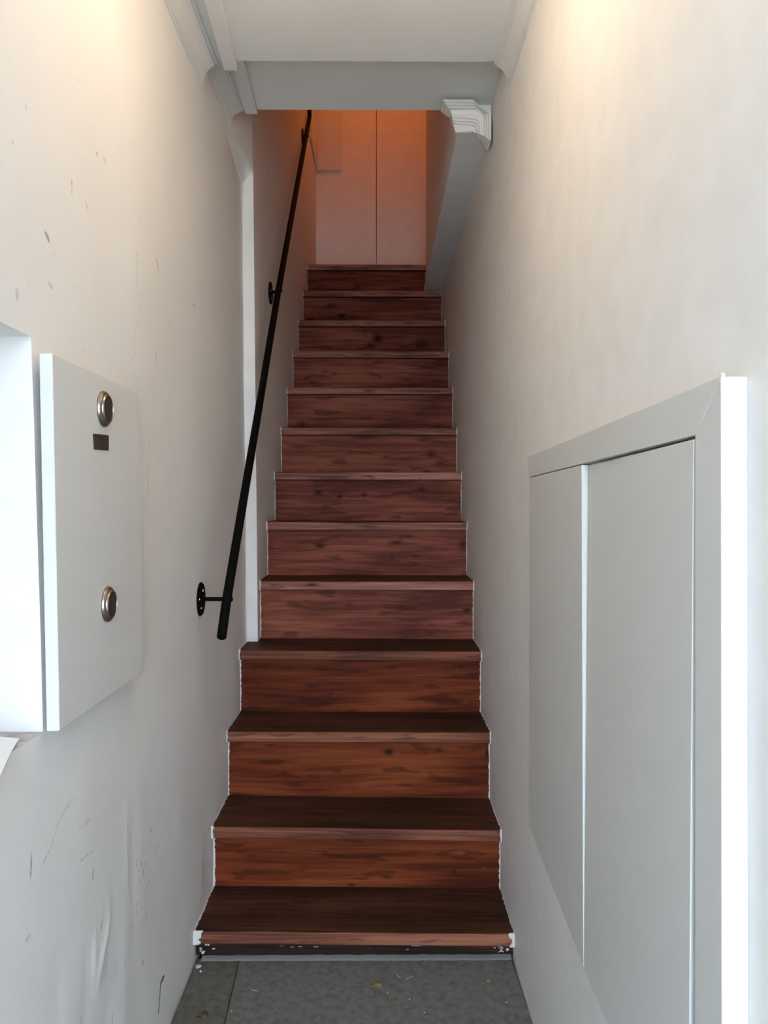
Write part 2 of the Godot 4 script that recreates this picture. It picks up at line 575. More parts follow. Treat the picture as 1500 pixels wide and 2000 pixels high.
func build_wall_left():
	var root := structure("wall_left", "off-white plastered wall with a deep niche and a rounded stair corner")
	var ds := steps(FRONT, NICHE[0], 0.06) + steps(NICHE[0], NICHE[1], 0.03).slice(1) + steps(NICHE[1], 1.75, 0.0085).slice(1) + steps(1.75, 2.92, 0.02).slice(1)
	var ys := steps(-0.02, 0.6, 0.012) + steps(0.6, NICHE[2], 0.025).slice(1) + steps(NICHE[2], NICHE[3], 0.03).slice(1) + steps(NICHE[3], 2.62, 0.03).slice(1)
	var f := func(d: float, y: float) -> Vector3: return P(left_x(d, y), y, lean(d, y))
	var hole := func(d: float, y: float) -> bool: return d > NICHE[0] and d < NICHE[1] and y > NICHE[2] and y < NICHE[3]
	var uvf := func(d: float, y: float) -> Vector2: return Vector2((lean(d, y) - LW[0]) / LW[2], 1.0 - (y - LW[1]) / LW[3])
	var st := begin()
	sheet(st, ds, ys, f, Vector3.RIGHT, hole, uvf)
	part("plaster", st, M.wall_left, root)
	# the niche: rounded arris, then straight in
	var nd := steps(NICHE[0], NICHE[1], 0.03)
	var ny := steps(NICHE[2], NICHE[3], 0.03)
	var into := [0.0, 0.15, 0.4, 0.7, 1.0]
	st = begin()
	var sides := [[nd, NICHE[3], true, Vector3.DOWN], [nd, NICHE[2], true, Vector3.UP], [ny, NICHE[1], false, Vector3.BACK], [ny, NICHE[0], false, Vector3.FORWARD]]
	for sd in sides:
		var rim := func(u: float, v: float) -> Vector3:
			var d: float = u if sd[2] else sd[1]
			var y: float = sd[1] if sd[2] else u
			var k := 0.010 * (1.0 - pow(1.0 - minf(v / 0.08, 1.0), 2.0))
			var edge := P(lerpf(left_x(d, y), -0.80, v), y, lean(d, y))
			return edge - sd[3] * (k - 0.010) * 0.0 + Vector3(0, 0, 0)
		var us: Array = sd[0]
		var vs := [0.0, 0.02, 0.05, 0.08, 0.2, 0.5, 1.0]
		var s2 := begin()
		sheet(s2, us, vs, rim, sd[3])
		part("niche_sill" if sd[3] == Vector3.UP else "niche_reveal", s2, M.sill if sd[3] == Vector3.UP else M.plaster, root)
	st = begin()
	box(st, -0.84, -0.79, 0.80, 1.52, 0.1, 1.30, 0.0)
	part("niche_back", st, M.plaster, root)
	st = begin()
	box(st, -0.98, -0.86, -0.05, 5.1, FRONT, 5.8, 0.0)
	part("masonry", st, M.plaster, root)
	# wall of the stair flight: stands 4 cm proud, its end facing the street
	var sx := func(d: float) -> float:
		var t := [[2.80, -0.4445], [2.95, -0.4455], [3.2, -0.4525], [3.9, -0.4490], [4.4, -0.438], [4.8, -0.431], [5.7, -0.431]]
		for i in t.size() - 1:
			if d <= t[i + 1][0]:
				return lerpf(t[i][1], t[i + 1][1], clampf((d - t[i][0]) / (t[i + 1][0] - t[i][0]), 0.0, 1.0))
		return -0.431
	var dend := func(y: float) -> float: return 2.8886 - 0.057 * (clampf(y, 0.5, 2.6) - 1.5488)
	st = begin()
	sheet(st, steps(0.0, 1.0, 0.02), steps(0.55, 5.05, 0.05), func(u: float, y: float) -> Vector3:
		var d := lerpf(dend.call(y), 5.7, u)
		return P(sx.call(d) + 0.0015 * bumps.get_noise_2d(d * 2.0, y), y, d), Vector3.RIGHT)
	part("stair_plaster", st, M.plaster, root)
	# the rounded end; above 2.4 m it runs out into the hall wall
	st = begin()
	var ev := steps(0.55, 2.34, 0.15) + steps(2.34, 2.52, 0.006).slice(1) + [5.05]
	sheet(st, [0.0, 0.04, 0.1, 0.2, 0.35, 0.5, 0.65, 0.8, 0.9, 0.95, 0.98, 1.0], ev, func(u: float, y: float) -> Vector3:
		var corner := 0.045 * pow(clampf(1.0 - u / 0.55, 0.0, 1.0), 2.0)      # the top of the flat end is rounded on its outer side
		var t := smoothstep(2.362 - corner, 2.412 - corner, y)
		var de: float = dend.call(y)
		var x := lerpf(WALL_L - 0.004, sx.call(de), u)
		var back := 1.0 - u
		return P(x, y, lerpf(de + 0.0005, de - 0.005 - 0.30 * pow(back, 1.15), t)), Vector3(0.3, 0, 1))
	part("pier_end", st, M.plaster, root)
	st = begin()
	box(st, -0.87, WALL_L, 2.45, 5.05, 2.50, 2.95, 0.0)
	part("upper_masonry", st, M.plaster, root)

func right_x(d: float, y: float) -> float:
	var flare := clampf((1.93 - d) / 1.08, 0.0, 1.45) * 0.0215
	flare *= smoothstep(0.39, 0.44, y)
	return 0.3575 + flare + 0.0025 * bumps.get_noise_2d(d * 1.2 + 40.0, y * 0.9) * smoothstep(1.45, 1.8, y) + (0.004 * smoothstep(3.3, 3.9, d))

func soffit_y(d: float) -> float:
	return 2.393 + 0.046 * clampf((d - 2.56) / 2.03, 0.0, 1.0)

func upper_x(d: float) -> float:
	var t := [[2.56, 0.2485], [2.68, 0.2510], [4.38, 0.2585], [4.70, 0.277], [5.55, 0.352]]
	for i in t.size() - 1:
		if d <= t[i + 1][0]:
			return lerpf(t[i][1], t[i + 1][1], clampf((d - t[i][0]) / (t[i + 1][0] - t[i][0]), 0.0, 1.0))
	return 0.352

func build_wall_right():
	var root := structure("wall_right", "off-white plastered wall beside the stair, flaring out towards the street door")
	var st := begin()
	var ys := steps(-0.02, 0.36, 0.06) + steps(0.36, 0.46, 0.01).slice(1) + steps(0.46, 2.62, 0.05).slice(1)
	sheet(st, steps(FRONT, 4.62, 0.045), ys, func(d: float, y: float) -> Vector3: return P(right_x(d, y), y, d), Vector3.LEFT)
	part("plaster", st, M.plaster, root)
	st = begin()
	box(st, 0.62, 0.74, -0.05, 5.1, FRONT, 5.8, 0.0)
	part("masonry", st, M.plaster, root)
	# the upper floor's wall overhangs the stair: soffit, front and inner face
	st = begin()
	sheet(st, steps(2.56, 4.64, 0.1), [0.0, 0.1, 0.5, 1.0], func(d: float, v: float) -> Vector3: return P(lerpf(upper_x(d), 0.40, v), soffit_y(d), d), Vector3.DOWN)
	part("soffit", st, M.plaster, root)
	st = begin()
	poly(st, [P(upper_x(2.56), soffit_y(2.56), 2.56), P(0.5, soffit_y(2.56), 2.56), P(0.5, 2.6, 2.56), P(upper_x(2.56), 2.6, 2.56)], Vector3.BACK)
	part("soffit_front", st, M.plaster, root)
	st = begin()
	sheet(st, steps(2.56, 5.6, 0.06), steps(0.0, 1.0, 0.1), func(d: float, v: float) -> Vector3: return P(upper_x(d), lerpf(soffit_y(d) if d < 4.62 else 2.2, 5.05, v), d), Vector3.LEFT)
	part("upper_plaster", st, M.plaster, root)
	st = begin()
	box(st, 0.272, 0.42, 2.20, 2.52, 4.63, 4.80, 0.004)
	part("soffit_end", st, M.plaster, root)

func build_wall_front():
	var root := structure("wall_front", "street wall behind the viewer with an open doorway")
	var st := begin()
	box(st, -0.98, -0.36, -0.05, 2.75, FRONT - 0.25, FRONT, 0.0)
	part("jamb", st, M.plaster, root)
	st = begin()
	box(st, 0.42, 0.74, -0.05, 2.75, FRONT - 0.25, FRONT, 0.0)
	part("jamb", st, M.plaster, root)
	st = begin()
	box(st, -0.36, 0.42, 2.25, 2.75, FRONT - 0.25, FRONT, 0.0)
	part("lintel", st, M.plaster, root)

func build_ceilings():
	var root := structure("ceiling", "off-white hall ceiling that steps up before the stairwell")
	var st := begin()
	box(st, -0.98, 0.74, CEIL, 2.62, FRONT, 2.19, 0.0)
	part("hall_ceiling", st, M.ceiling, root)
	st = begin()
	box(st, -0.98, 0.74, CEIL_FAR, 2.62, 2.19, 2.593, 0.0)
	part("raised_ceiling", st, M.ceiling, root)
	st = begin()
	box(st, -0.98, 0.74, 2.62, 5.1, 2.45, 2.593, 0.0)
	part("stairwell_front", st, M.plaster, root)
	st = begin()
	box(st, -0.98, 0.74, 5.0, 5.15, 2.45, 5.8, 0.0)
	part("landing_ceiling", st, M.plaster, root)

# a hollow plaster cove, cut square at its far end
func cove(called: String, label: String, x: float, dir: float, y: float, w: float, h: float, d0: float, d1: float, wall: Callable):
	var prof := [[0.0, 0.0], [0.0015, 0.0], [0.003, 0.0]]
	# offsets from the corner: out along the ceiling, down the wall
	var pts := [[0.000, 1.0], [0.10, 0.99], [0.12, 0.93], [0.20, 0.91], [0.21, 0.84], [0.24, 0.70], [0.32, 0.52], [0.45, 0.36], [0.62, 0.25], [0.80, 0.20], [0.82, 0.13], [0.95, 0.11], [0.97, 0.0]]
	var root := structure(called, label)
	var st := begin()
	var ds := steps(d0, d1, 0.1)
	for i in pts.size() - 1:
		var a: Array = pts[i]
		var b: Array = pts[i + 1]
		for k in ds.size() - 1:
			var xa: float = wall.call(ds[k])
			var xb: float = wall.call(ds[k + 1])
			poly(st, [P(xa + dir * a[0] * w, y - a[1] * h, ds[k]), P(xb + dir * a[0] * w, y - a[1] * h, ds[k + 1]), P(xb + dir * b[0] * w, y - b[1] * h, ds[k + 1]), P(xa + dir * b[0] * w, y - b[1] * h, ds[k])], Vector3(dir * h, -w, 0))
	for e in [[d0, Vector3.BACK], [d1, Vector3.FORWARD]]:
		var xw: float = wall.call(e[0])
		for i in pts.size() - 1:
			poly(st, [P(xw - dir * 0.01, y + 0.003, e[0]), P(xw + dir * pts[i][0] * w, y - pts[i][1] * h, e[0]), P(xw + dir * pts[i + 1][0] * w, y - pts[i + 1][1] * h, e[0])], e[1])
	part("cove_length", st, M.moulding, root)

func build_mouldings():
	var lx := func(d: float) -> float: return left_x(d, 2.35) - 0.001
	var rx := func(d: float) -> float: return right_x(d, 2.35) + 0.001
	cove("trim_1", "painted cove along the left wall under the hall ceiling, cut short before the stairwell", WALL_L, 1.0, CEIL, 0.050, 0.068, FRONT, 2.19, lx)
	cove("trim_2", "painted cove along the right wall under the hall ceiling", 0.357, -1.0, CEIL, 0.046, 0.066, FRONT, 2.19, rx)
	cove("trim_3", "short painted cove on the left under the raised ceiling beside the stairwell", WALL_L, 1.0, CEIL_FAR, 0.050, 0.044, 2.19, 2.593, lx)
	# the corner piece on the overhang: a run across its front that turns down its right side
	var root := structure("trim_4", "white stepped cornice corner on the overhang at the right of the stairwell")
	# how far each line of the moulding stands out, from its lower edge to its upper
	var p := [0.004, 0.010, 0.010, 0.019, 0.018, 0.027, 0.026, 0.033, 0.033, 0.036, 0.040, 0.051, 0.049, 0.060, 0.058, 0.069, 0.068, 0.0]
	# five sections (x, y): left return, mitre, corner, top and foot of the piece that turns down
	var sec := [
		[[0.2449, 2.3934], [0.2441, 2.3897], [0.2366, 2.4164], [0.2359, 2.4144], [0.2342, 2.4206], [0.2335, 2.4191], [0.2319, 2.4253], [0.2315, 2.4252], [0.2286, 2.4366], [0.2261, 2.4440], [0.2215, 2.4469], [0.2191, 2.4457], [0.2137, 2.4519], [0.2114, 2.4511], [0.2054, 2.4582], [0.2036, 2.4571], [0.1974, 2.4644]],
		[[0.2955, 2.3968], [0.2946, 2.3931], [0.2975, 2.4108], [0.2969, 2.4088], [0.3000, 2.4161], [0.2998, 2.4146], [0.3029, 2.4219], [0.3031, 2.4219], [0.3055, 2.4357], [0.3065, 2.4449], [0.3067, 2.4484], [0.3061, 2.4473], [0.3026, 2.4522], [0.3007, 2.4511], [0.2968, 2.4571], [0.2953, 2.4562], [0.2914, 2.4647]],
		[[0.2960, 2.3968], [0.2951, 2.3931], [0.3022, 2.4093], [0.3017, 2.4072], [0.3055, 2.4138], [0.3054, 2.4123], [0.3092, 2.4190], [0.3094, 2.4189], [0.3138, 2.4307], [0.3165, 2.4382], [0.3176, 2.4408], [0.3174, 2.4393], [0.3159, 2.4422], [0.3147, 2.4404], [0.3129, 2.4441], [0.3116, 2.4427], [0.3090, 2.4489]],
		[[0.2965, 2.3968], [0.2956, 2.3931], [0.3053, 2.4062], [0.3050, 2.4040], [0.3094, 2.4093], [0.3094, 2.4077], [0.3138, 2.4130], [0.3141, 2.4128], [0.3217, 2.4224], [0.3272, 2.4284], [0.3299, 2.4299], [0.3302, 2.4282], [0.3349, 2.4274], [0.3357, 2.4244], [0.3412, 2.4235], [0.3419, 2.4204], [0.3488, 2.4189]],
		[[0.2971, 2.3968], [0.2962, 2.3931], [0.3116, 2.3860], [0.3115, 2.3830], [0.3153, 2.3806], [0.3152, 2.3780], [0.3189, 2.3757], [0.3192, 2.3745], [0.3260, 2.3707], [0.3309, 2.3662], [0.3333, 2.3617], [0.3335, 2.3580], [0.3375, 2.3531], [0.3381, 2.3489], [0.3427, 2.3440], [0.3432, 2.3411], [0.3489, 2.3396]]]
	for r in sec:
		r.append(r[-1])
	var at := func(i: int, j: int) -> Vector3: return P(sec[i][j][0], sec[i][j][1], 2.56 - p[j])
	var st := begin()
	for i in sec.size() - 1:
		for j in p.size() - 1:
			poly(st, [at.call(i, j), at.call(i + 1, j), at.call(i + 1, j + 1), at.call(i, j + 1)], Vector3(0, -0.3, 1))
	for e in [[0, Vector3.LEFT], [sec.size() - 1, Vector3.DOWN]]:
		for j in p.size() - 1:
			var a: Array = sec[e[0]][j]
			var b: Array = sec[e[0]][j + 1]
			poly(st, [at.call(e[0], j), at.call(e[0], j + 1), P(b[0], b[1], 2.565), P(a[0], a[1], 2.565)], e[1])
	for i in sec.size() - 1:
		var a: Array = sec[i][0]
		var b: Array = sec[i + 1][0]
		poly(st, [at.call(i, 0), at.call(i + 1, 0), P(b[0], b[1], 2.565), P(a[0], a[1], 2.565)], Vector3.DOWN)
	part("cornice_length", st, M.moulding, root)

# ------------------------------------------------------------------ floor and landing
func build_floor():
	var root := structure("floor", "grey concrete hall floor with one joint on the left")
	var st := begin()
	var j0 := -0.3705
	var j1 := -0.3545 - 0.02 * 3.0
	block(st, [P(-0.4815, -0.05, FRONT - 0.2), P(-0.20, -0.05, FRONT - 0.2), P(-0.4815, 0, FRONT - 0.2), P(-0.20, 0, FRONT - 0.2), P(-0.481, -0.05, 2.115), P(j0 - 0.001, -0.05, 2.115), P(-0.481, 0, 2.115), P(j0 - 0.001, 0, 2.115)], 0.0015)
	part("concrete_slab", st, M.concrete0, root)
	st = begin()
	block(st, [P(-0.198, -0.05, FRONT - 0.2), P(0.45, -0.05, FRONT - 0.2), P(-0.198, 0, FRONT - 0.2), P(0.45, 0, FRONT - 0.2), P(j0 + 0.001, -0.05, 2.115), P(0.351, -0.05, 2.115), P(j0 + 0.001, 0, 2.115), P(0.351, 0, 2.115)], 0.0015)
	part("concrete_slab", st, M.concrete1, root)
	st = begin()
	box(st, -0.98, 0.74, -0.12, -0.035, FRONT - 0.2, 5.8, 0.0)
	part("bedding", st, M.gap, root)
	var g := structure("ground", "pavement outside the street door")
	st = begin()
	box(st, -6, 6, -0.25, -0.10, -12.0, FRONT - 0.26, 0.0)
	part("pavement", st, M.pavement, g)

func build_landing():
	var root := structure("wall_back", "flush boarded wall of the upper landing with one upright joint")
	var st := begin()
	box(st, -0.46, -0.0186, 2.55, 5.02, 5.50, 5.56, 0.003)
	part("panel", st, M.plaster, root)
	st = begin()
	box(st, -0.0151, 0.40, 2.55, 5.02, 5.503, 5.56, 0.003)
	part("panel", st, M.plaster, root)
	st = begin()
	box(st, -0.98, 0.74, -0.05, 5.1, 5.57, 5.8, 0.0)
	part("masonry", st, M.gap, root)
	var f := structure("floor_landing", "dark wooden floor of the upper landing")
	st = begin()
	box(st, -0.46, 0.42, 2.58, 2.640, 5.02, 5.56, 0.0)
	part("boards", st, flat(Color(0.33, 0.19, 0.13), 0.5), f)
	# two flush boards in the left corner of the landing
	var t := thing("access_panel", "painted access panel folded round the left corner of the upper landing wall", "panel")
	st = begin()
	box(st, -0.421, -0.2526, 3.4886, 4.30, 5.478, 5.499, 0.002)
	part("front_board", st, M.board, t)
	st = begin()
	box(st, -0.4295, -0.4185, 3.4886, 4.30, 5.0, 5.474, 0.002)
	part("side_board", st, M.board, t)

# ------------------------------------------------------------------ stairs
func build_stairs():
	var t := thing("staircase", "steep straight flight of reddish varnished wooden steps between two white walls", "staircase")
	var base := [Color(0.26, 0.105, 0.055), Color(0.38, 0.165, 0.085), Color(0.49, 0.245, 0.13)]
	var pink := [Color(0.335, 0.165, 0.135), Color(0.485, 0.265, 0.21), Color(0.585, 0.35, 0.28)]
	var walked := [Color(0.185, 0.115, 0.088), Color(0.265, 0.168, 0.128), Color(0.34, 0.212, 0.158)]     # worn treads, greyed by feet
	# knots of each riser: u, v, half width and height in texels, strength
	var knots := [[], [[0.48, 0.86, 10, 5, 0.8], [0.60, 0.72, 12, 6, 0.6], [0.83, 0.62, 8, 5, 0.7], [0.10, 0.3, 8, 4, 0.3]],
		[[0.61, 0.18, 14, 8, 1.0], [0.80, 0.15, 12, 7, 0.6], [0.22, 0.52, 12, 7, 0.45], [0.98, 0.22, 6, 18, 0.7], [0.42, 0.5, 10, 6, 0.3]],
		[[0.20, 0.15, 26, 7, 0.5], [0.47, 0.2, 30, 6, 0.5], [0.62, 0.15, 22, 5, 0.4], [0.9, 0.12, 20, 5, 0.4], [0.3, 0.45, 20, 7, 0.35]],
		[[0.96, 0.38, 12, 7, 0.9], [0.42, 0.28, 14, 5, 0.4], [0.80, 0.66, 16, 4, 0.4]],
		[[0.27, 0.30, 12, 6, 0.9], [0.64, 0.25, 16, 5, 0.7], [0.70, 0.12, 20, 4, 0.6], [0.62, 0.5, 9, 10, 0.5], [0.74, 0.52, 16, 3, 0.7], [0.97, 0.3, 12, 14, 0.6]],
		[[0.24, 0.27, 9, 6, 0.9], [0.35, 0.36, 9, 5, 0.8], [0.48, 0.33, 8, 5, 0.8], [0.78, 0.20, 11, 6, 0.8], [0.6, 0.05, 10, 3, 0.6], [0.28, 0.6, 14, 5, 0.4]],
		[[0.85, 0.42, 14, 9, 0.8], [0.82, 0.88, 14, 8, 0.8], [0.90, 0.66, 18, 8, 0.5], [0.60, 0.5, 14, 5, 0.4]],
		[[0.10, 0.7, 18, 8, 0.4], [0.9, 0.75, 16, 8, 0.4]], [[0.93, 0.55, 30, 3, 0.6], [0.92, 0.72, 34, 3, 0.6], [0.85, 0.2, 30, 6, 0.4]],
		[[0.55, 0.30, 16, 12, 0.9], [0.50, 0.5, 18, 10, 0.6], [0.71, 0.52, 9, 2, 1.0], [0.84, 0.45, 26, 14, 0.7]], [[0.30, 0.5, 14, 8, 0.8], [0.08, 0.6, 18, 7, 0.6]], []]
	for n in 13:
		var d := 2.09 + 0.225 * n
		var top: float = TOPS[n]
		var tilt: float = TILT[n]
		var w := 640 if n < 5 else 448
		var tone: Array = base if n < 4 else pink
		var nosing: Array = [tone[0].lightened(0.10), tone[1].lightened(0.15), tone[2].lightened(0.18)]
		var x0: float = (-0.494 if n < 4 else -0.462)
		var x1: float = 0.366
		if n == 12:
			x1 = 0.292
		var far := d + 0.262 if n < 12 else d + 0.24
		# tread with its square nosing: the front edge takes the last strip of the picture
		var tm := wood(w, int(w * 0.36), 100 + n, walked, [[0.5, 0.93, 20, 3, 0.4]] if n != 4 else [[0.25, 0.92, 22, 6, 0.9]], 1.6, 26 if n < 4 else 4, nosing)
		var st := begin()
		var th := 0.034
		block(st, [P(x0, top - th, d), P(x1, top - th - tilt, d), P(x0, top, d), P(x1, top - tilt, d), P(x0, top - th, far), P(x1, top - th - tilt, far), P(x0, top, far), P(x1, top - tilt, far)], 0.0035,
			[Rect2(0, 0.86, 0.2, 0.14), Rect2(0, 0.0, 1, 0.84), Rect2(0, 0.86, 1, 0.14)])
		part("tread", st, tm, t)
		# riser
		var low: float = -0.03 if n == 0 else TOPS[n - 1] - 0.02
		var rf := d + 0.027
		if n == 0:
			st = begin()
			block(st, [P(x0, 0.008, rf), P(x1, 0.004, rf), P(x0, top - th, rf), P(x1, top - th - tilt, rf), P(x0, 0.008, rf + 0.02), P(x1, 0.004, rf + 0.02), P(x0, top - th, rf + 0.02), P(x1, top - th - tilt, rf + 0.02)], 0.001)
			var km := wood(640, 64, 300, [Color(0.10, 0.085, 0.075), Color(0.17, 0.125, 0.105), Color(0.27, 0.17, 0.13)], [], 1.5, 60)
			km.roughness = 0.75
			part("kickboard", st, km, t, "blackened rough board under the lowest step")
		else:
			st = begin()
			block(st, [P(x0, low, rf), P(x1, low, rf), P(x0, top - th, rf), P(x1, top - th - tilt, rf), P(x0, low, rf + 0.02), P(x1, low, rf + 0.02), P(x0, top - th, rf + 0.02), P(x1, top - th - tilt, rf + 0.02)], 0.001)
			part("riser", st, wood(w, int(w * 0.22), 200 + n, tone, knots[n], 1.0, 6 if n < 4 else 0), t)
			# painter's caulk down both ends of the riser
			caulk(t, (-0.4855 if n < 4 else stair_left(rf)), 1.0, TOPS[n - 1] + 0.002, top - th, rf, 0.0052 if n < 4 else 0.0036)
			caulk(t, (right_x(rf, top) if n < 12 else 0.281), -1.0, TOPS[n - 1] - TILT[n - 1] + 0.002, top - th - tilt, rf, 0.0042 if n < 4 else 0.0032)
		caulk(t, (-0.4855 if n < 4 else stair_left(d)), 1.0, top - th, top + 0.003, d, 0.006 if n else 0.020)
		if n < 12:
			caulk(t, right_x(d, top), -1.0, top - th - tilt, top - tilt + 0.003, d, 0.005 if n else 0.014)
		# thin line of filler along the side of the lower treads
		if n < 4:
			edge_line(t, -0.4855, 1.0, top, d, d + 0.25, 0.003)
			edge_line(t, right_x(d, top), -1.0, top - tilt, d, d + 0.25, 0.003)
	# grey mortar fillet where the kickboard meets the floor
	var st := begin()
	var xs := steps(-0.47, 0.352, 0.02)
	sheet(st, xs, [0.0, 0.5, 1.0], func(x: float, v: float) -> Vector3:
		var j := 0.0025 * bumps.get_noise_2d(x * 18.0, 3.0)
		return P(x, lerpf(0.0005, 0.0075 + j * 0.7, v), lerpf(2.101 + j, 2.1165, v * v)), Vector3(0, 1, 1))
	part("mortar_fillet", st, flat(Color(0.46, 0.455, 0.44), 0.85), t, "pale grey mortar line along the foot of the stair")
	# smears of white paint at the right end of the kickboard
	st = begin()
	for i in 26:
		var x := 0.344 - absf(rng.randfn(0.0, 0.022))
		var y := rng.randf_range(0.012, 0.046)
		var r := Vector2(rng.randf_range(0.002, 0.006), rng.randf_range(0.0015, 0.004))
		smear(st, P(x, y, 2.1165), r)
	for i in 9:      # scraped dashes along the board
		smear(st, P(rng.randf_range(-0.40, 0.28), rng.randf_range(0.018, 0.040), 2.1165), Vector2(rng.randf_range(0.004, 0.016), 0.0006))
	for i in 12:
		smear(st, P(-0.475 + absf(rng.randfn(0.0, 0.02)), rng.randf_range(0.01, 0.05), 2.1165), Vector2(rng.randf_range(0.002, 0.006), rng.randf_range(0.0015, 0.004)))
	part("paint_smear", st, M.caulk, t)

func smear(st: SurfaceTool, at: Vector3, r: Vector2):
	var pts := []
	var turn := rng.randf() * TAU
	for k in 8:
		var a := TAU * k / 8.0
		var q := Vector2(cos(a) * r.x, sin(a) * r.y) * rng.randf_range(0.6, 1.2)
		pts.append(at + Vector3(q.x, q.y, 0.0006))
	poly(st, pts, Vector3.BACK)
	for k in 8:
		var k2 := (k + 1) % 8
		poly(st, [pts[k], pts[k2], pts[k2] - Vector3(0, 0, 0.001), pts[k] - Vector3(0, 0, 0.001)], pts[k] - at)

func stair_left(d: float) -> float:
	var t := [[2.80, -0.4445], [2.95, -0.4455], [3.2, -0.4525], [3.9, -0.4490], [4.4, -0.438], [4.8, -0.431], [5.7, -0.431]]
	for i in t.size() - 1:
		if d <= t[i + 1][0]:
			return lerpf(t[i][1], t[i + 1][1], clampf((d - t[i][0]) / (t[i + 1][0] - t[i][0]), 0.0, 1.0))
	return -0.431

# a ragged three-cornered bead in the angle between wall and wood
func caulk(parent: Node, x: float, dir: float, y0: float, y1: float, d: float, w: float):
	var st := begin()
	var n := maxi(3, int((y1 - y0) / 0.006))
	var last := []
	for i in n + 1:
		var y := lerpf(y0, y1, float(i) / n)
		var r := w * rng.randf_range(0.45, 1.25)
		var ring := [P(x - dir * 0.002, y, d - 0.0025), P(x + dir * r * 0.6, y, d - 0.002), P(x + dir * r, y, d + 0.0005)]
		if last.size():
			for k in 2:
				poly(st, [last[k], last[k + 1], ring[k + 1], ring[k]], Vector3(dir * 0.3, 0, 1))
		if i == 0 or i == n:
			poly(st, ring + [P(x - dir * 0.002, y, d + 0.001)], Vector3(0, 1 if i else -1, 0))
		last = ring
	part("caulk_bead", st, M.caulk, parent)

func edge_line(parent: Node, x: float, dir: float, y: float, d0: float, d1: float, w: float):
	var st := begin()
	var n := 30
	var last := []
	for i in n + 1:
		var d := lerpf(d0, d1, float(i) / n)
		var r := w * rng.randf_range(0.2, 1.3)
		var ring := [P(x - dir * 0.004, y + 0.003, d), P(x + dir * r * 0.5, y + 0.002, d), P(x + dir * r, y + 0.0003, d)]
		if last.size():
			for k in 2:
				poly(st, [last[k], last[k + 1], ring[k + 1], ring[k]], Vector3(0, 1, 0))
		last = ring
	part("caulk_bead", st, M.caulk, parent)

# ------------------------------------------------------------------ handrail
func build_handrail():
	var t := thing("handrail", "slim black round metal handrail on three brackets along the left stair wall", "handrail")
	var x := -0.412
	var pts := [P(x, 0.8608, 2.0928), P(x, 0.9504, 2.1642), P(x, 1.20, 2.412), P(x, 1.5355, 2.7464), P(x, 2.056, 3.2574), P(x, 2.70, 3.926), P(x, 3.2675, 4.5185), P(x, 3.46, 4.722)]
	for i in 7:
		var a := (PI / 2.0 - 0.76) * i / 6.0 + 0.76
		pts.append(P(x, 3.46 + 0.07 * (sin(a) - sin(0.76)) + 0.04 * i / 6.0, 4.722 + 0.07 * (cos(0.76) - cos(a)) * 0.0 + 0.05 * sin(PI * i / 12.0)))
	pts.append(P(x, 3.85, 4.775))
	var rail := PackedVector3Array(pts)
	var st := begin()
	var rr := []
	for p in pts:
		rr.append(0.0128)
	bar(st, pts, rr, 20)
	part("rail", st, M.black, t)
	# closing cap with its centre screw at the lower end
	var dir: Vector3 = (pts[0] - pts[1]).normalized()
	st = begin()
	lathe(st, pts[0], dir, [[0.0128, -0.001], [0.0128, 0.002], [0.0105, 0.005], [0.0045, 0.0055], [0.004, 0.0035], [0.0, 0.0035]], 20)
	part("end_cap", st, M.black, t)
	for b in [[-0.4845, 0.9505, 2.1642, 2.1642], [-0.4500, 2.083, 3.325, 3.284], [-0.4345, 3.292, 4.56, 4.545]]:
		var at := P(b[0], b[1], b[2])
		st = begin()
		lathe(st, at, Vector3.RIGHT, [[0.0, -0.004], [0.0455, -0.004], [0.0455, 0.003], [0.0435, 0.0055], [0.0, 0.0055]], 32)
		var grip := P(x, b[1], b[3])
		bar(st, [at, grip], [0.0058, 0.0058], 14)
		lathe(st, grip, Vector3.RIGHT, [[0.0075, 0.008], [0.0075, 0.0135], [0.006, 0.0158], [0.0, 0.0165]], 14)
		var br := part("bracket", st, M.black, t)
		for s in [Vector3(0.0055, 0.021, -0.012), Vector3(0.0055, -0.024, 0.010), Vector3(0.0055, 0.002, 0.030)]:
			st = begin()
			lathe(st, at + s, Vector3.RIGHT, [[0.0042, 0.0], [0.0038, 0.0014], [0.0022, 0.0022], [0.0, 0.0024]], 12)
			part("screw", st, M.screw, br)

